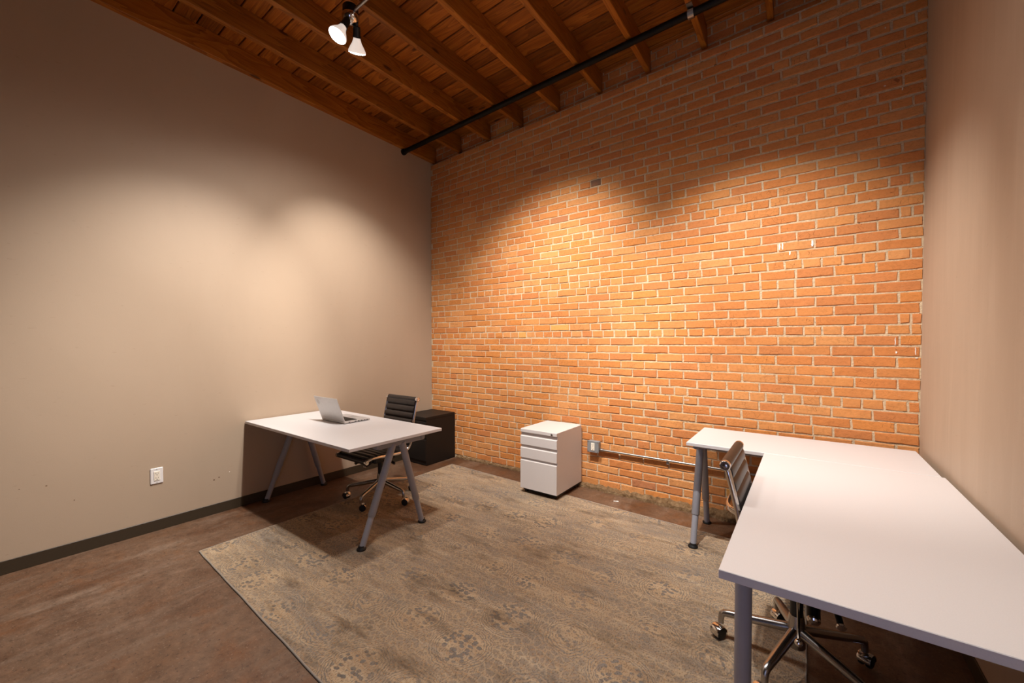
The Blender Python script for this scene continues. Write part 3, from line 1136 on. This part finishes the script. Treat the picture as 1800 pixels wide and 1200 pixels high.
lo = lid.build('lid', M['laptop_silver'], lp)
lo.location = (0, -hy + .004, .017)
lo.rotation_euler = (math.pi - math.atan2(.20, .072), 0, 0)
g = MB(); g.box(-hx + .012, hx - .012, .014, LL - .01, -.0036, -.0028); g.build('screen', M['screen_black'], lo)
g = MB(); g.lathe([(.022, 0), (.022, .0006)], (-hx + .045, LL - .05, .0038), (0, 0, 1), 28); g.build('logo', M['logo_grey'], lo)
g = MB(); g.tube([(-hx + .03, -hy + .003, .017), (hx - .03, -hy + .003, .017)], .006, 10); g.build('hinge', M['laptop_grey'], lp, smooth=True)

# ------------------------------------------------------------------ outlets, conduit, scrap
def receptacle(root, w_, h_, y, cz_, mat_face, n=-1):
    """duplex slots on a face whose outward normal is local -Y"""
    g = MB(); g.box(-w_ / 2, w_ / 2, y - .004, y, cz_ - h_ / 2, cz_ + h_ / 2, .001)
    rc = g.build('receptacle', mat_face, root)
    g = MB()
    for dz_ in (h_ * .24, -h_ * .24):
        for dx, ww, hh in ((-w_ * .2, .0022, .009), (w_ * .2, .0022, .0075)):
            g.box(dx - ww / 2, dx + ww / 2, y - .0046, y - .0038, cz_ + dz_ + .003 - hh / 2, cz_ + dz_ + .003 + hh / 2)
        g.box(-.0028, .0028, y - .0046, y - .0038, cz_ + dz_ - .0115, cz_ + dz_ - .0065)
    g.build('slots', M['slot_dark'], rc)


ol = empty('wall_outlet', (XL, .850, .412), PI / 2)
tag(ol, 'white duplex wall outlet low on the beige wall', 'outlet')
g = MB(); g.box(-.0375, .0375, -.008, 0, -.059, .059, .004); g.build('cover_plate', M['outlet_white'], ol)
receptacle(ol, .034, .068, -.0075, 0, M['outlet_face'])
for z in (-.048, .048):
    g = MB(); g.lathe([(.003, 0), (.003, .001), (.001, .0014)], (0, -.0078, z), (0, -1, 0), 10); g.build('screw', M['steel'], ol)

ob = empty('junction_box', (-1.63, YB - .007, .419))
tag(ob, 'grey metal outlet box on the brick wall beside the white pedestal', 'outlet')
g = MB(); g.box(-.055, .055, -.052, 0, -.052, .052, .006); g.build('box_body', M['galv'], ob)
g = MB(); g.box(-.058, .058, -.056, -.051, -.055, .055, .004); g.build('cover', M['galv'], ob)
receptacle(ob, .036, .070, -.056, 0, M['outlet_face'])
for sx in (-1, 1):
    for sz in (-1, 1):
        g = MB(); g.lathe([(.005, 0), (.005, .002), (.002, .003)], (sx * .049, -.056, sz * .046), (0, -1, 0), 10); g.build('screw', M['steel'], ob)
cn = empty('wall_conduit', (-1.575, YB - .03, .392))
tag(cn, 'galvanised conduit running low along the brick wall from the outlet box', 'conduit')
g = MB(); g.tube([(.018, 0, 0), (1.15, 0, .006), (XR + 1.575 - .01, 0, .012)], .0105, 14); g.build('tube', M['steel'], cn, smooth=True)
g = MB(); g.lathe([(.014, 0), (.0165, .003), (.0165, .012), (.0135, .014), (.0135, .024), (.0155, .026), (.0155, .034), (.012, .036)], (0, 0, 0), (1, 0, 0), 14)
g.build('connector', M['steel'], cn, smooth=True)
for xx in (.62, 1.5):
    g = MB(); g.tube([(xx - .009, .0, .006), (xx + .009, 0, .006)], .0125, 14); g.box(xx - .009, xx + .009, .004, .02, -.03, .006)
    g.build('strap', M['galv'], cn, smooth=True)

g = MB(); g.box(-.022, .022, -.006, .006, 0, .003, .001)
g.box(.005, .018, -.001, .010, 0, .004, .001)
sc = g.build('paper_scrap', M['paper_white'], None)
sc.location = (-1.35, 3.406, 0); sc.rotation_euler = (0, 0, .35)
tag(sc, 'tiny white paper scrap on the bare floor by the brick wall', 'scrap')

# pale paint smears left on the bricks by the right wall
rs = random.Random(4)
def unproj(px_, py_):
    a, b_ = (px_ - CXP) / FPX, -(py_ - CYP) / FPX
    fx, fy, fz = -math.sin(YAW) * math.cos(PITCH), math.cos(YAW) * math.cos(PITCH), -math.sin(PITCH)
    ux, uy, uz = -math.sin(YAW) * math.sin(PITCH), math.cos(YAW) * math.sin(PITCH), math.cos(PITCH)
    d = (fx + math.cos(YAW) * a + ux * b_, fy + math.sin(YAW) * a + uy * b_, fz + uz * b_)
    t = YB / d[1]
    return d[0] * t, CAM_Z + d[2] * t


for (qx, qy, ww, hh) in ((1370.5, 434, .010, .045), (1375.5, 433, .009, .05), (1388.5, 445, .008, .028), (1428, 428, .014, .042), (1573.5, 600, .004, .05),
                         (1575, 619, .009, .014), (1609, 617, .004, .048), (1611, 629, .012, .005), (1555, 152, .012, .006), (1556, 50, .006, .008), (1586, 157, .005, .016)):
    x, z = unproj(qx, qy)
    g = MB(); n = 7; vv = []; ff = []
    for k in range(n):
        t = k / (n - 1); wv = ww * (.35 + .65 * math.sin(PI * (.12 + .76 * t))) * rs.uniform(.7, 1.1)
        cx = rs.uniform(-.0012, .0012)
        for sx, y_ in ((-1, -.0085), (1, -.0085), (1, -.003), (-1, -.003)):
            vv.append((x + cx + sx * wv / 2, YB + y_, z - hh / 2 + hh * t))
    for k in range(n - 1):
        for j in range(4):
            ff.append((k * 4 + j, k * 4 + (j + 1) % 4, k * 4 + 4 + (j + 1) % 4, k * 4 + 4 + j))
    ff += [(3, 2, 1, 0), tuple((n - 1) * 4 + j for j in range(4))]
    g.add(vv, ff)
    g.build('paint_smear', M['paper_white'], wall_back)
x, z = unproj(1207, 702.5)
g = MB()
for k in range(4):
    xx = x - .017 + k * .010
    g.tube([(xx, YB - .0085, z + .006), (xx + .006, YB - .0085, z + .002), (xx + .001, YB - .0085, z - .004), (xx + .007, YB - .0085, z - .007)], .0011, 5)
g.build('chalk_scribble', M['paper_white'], wall_back)
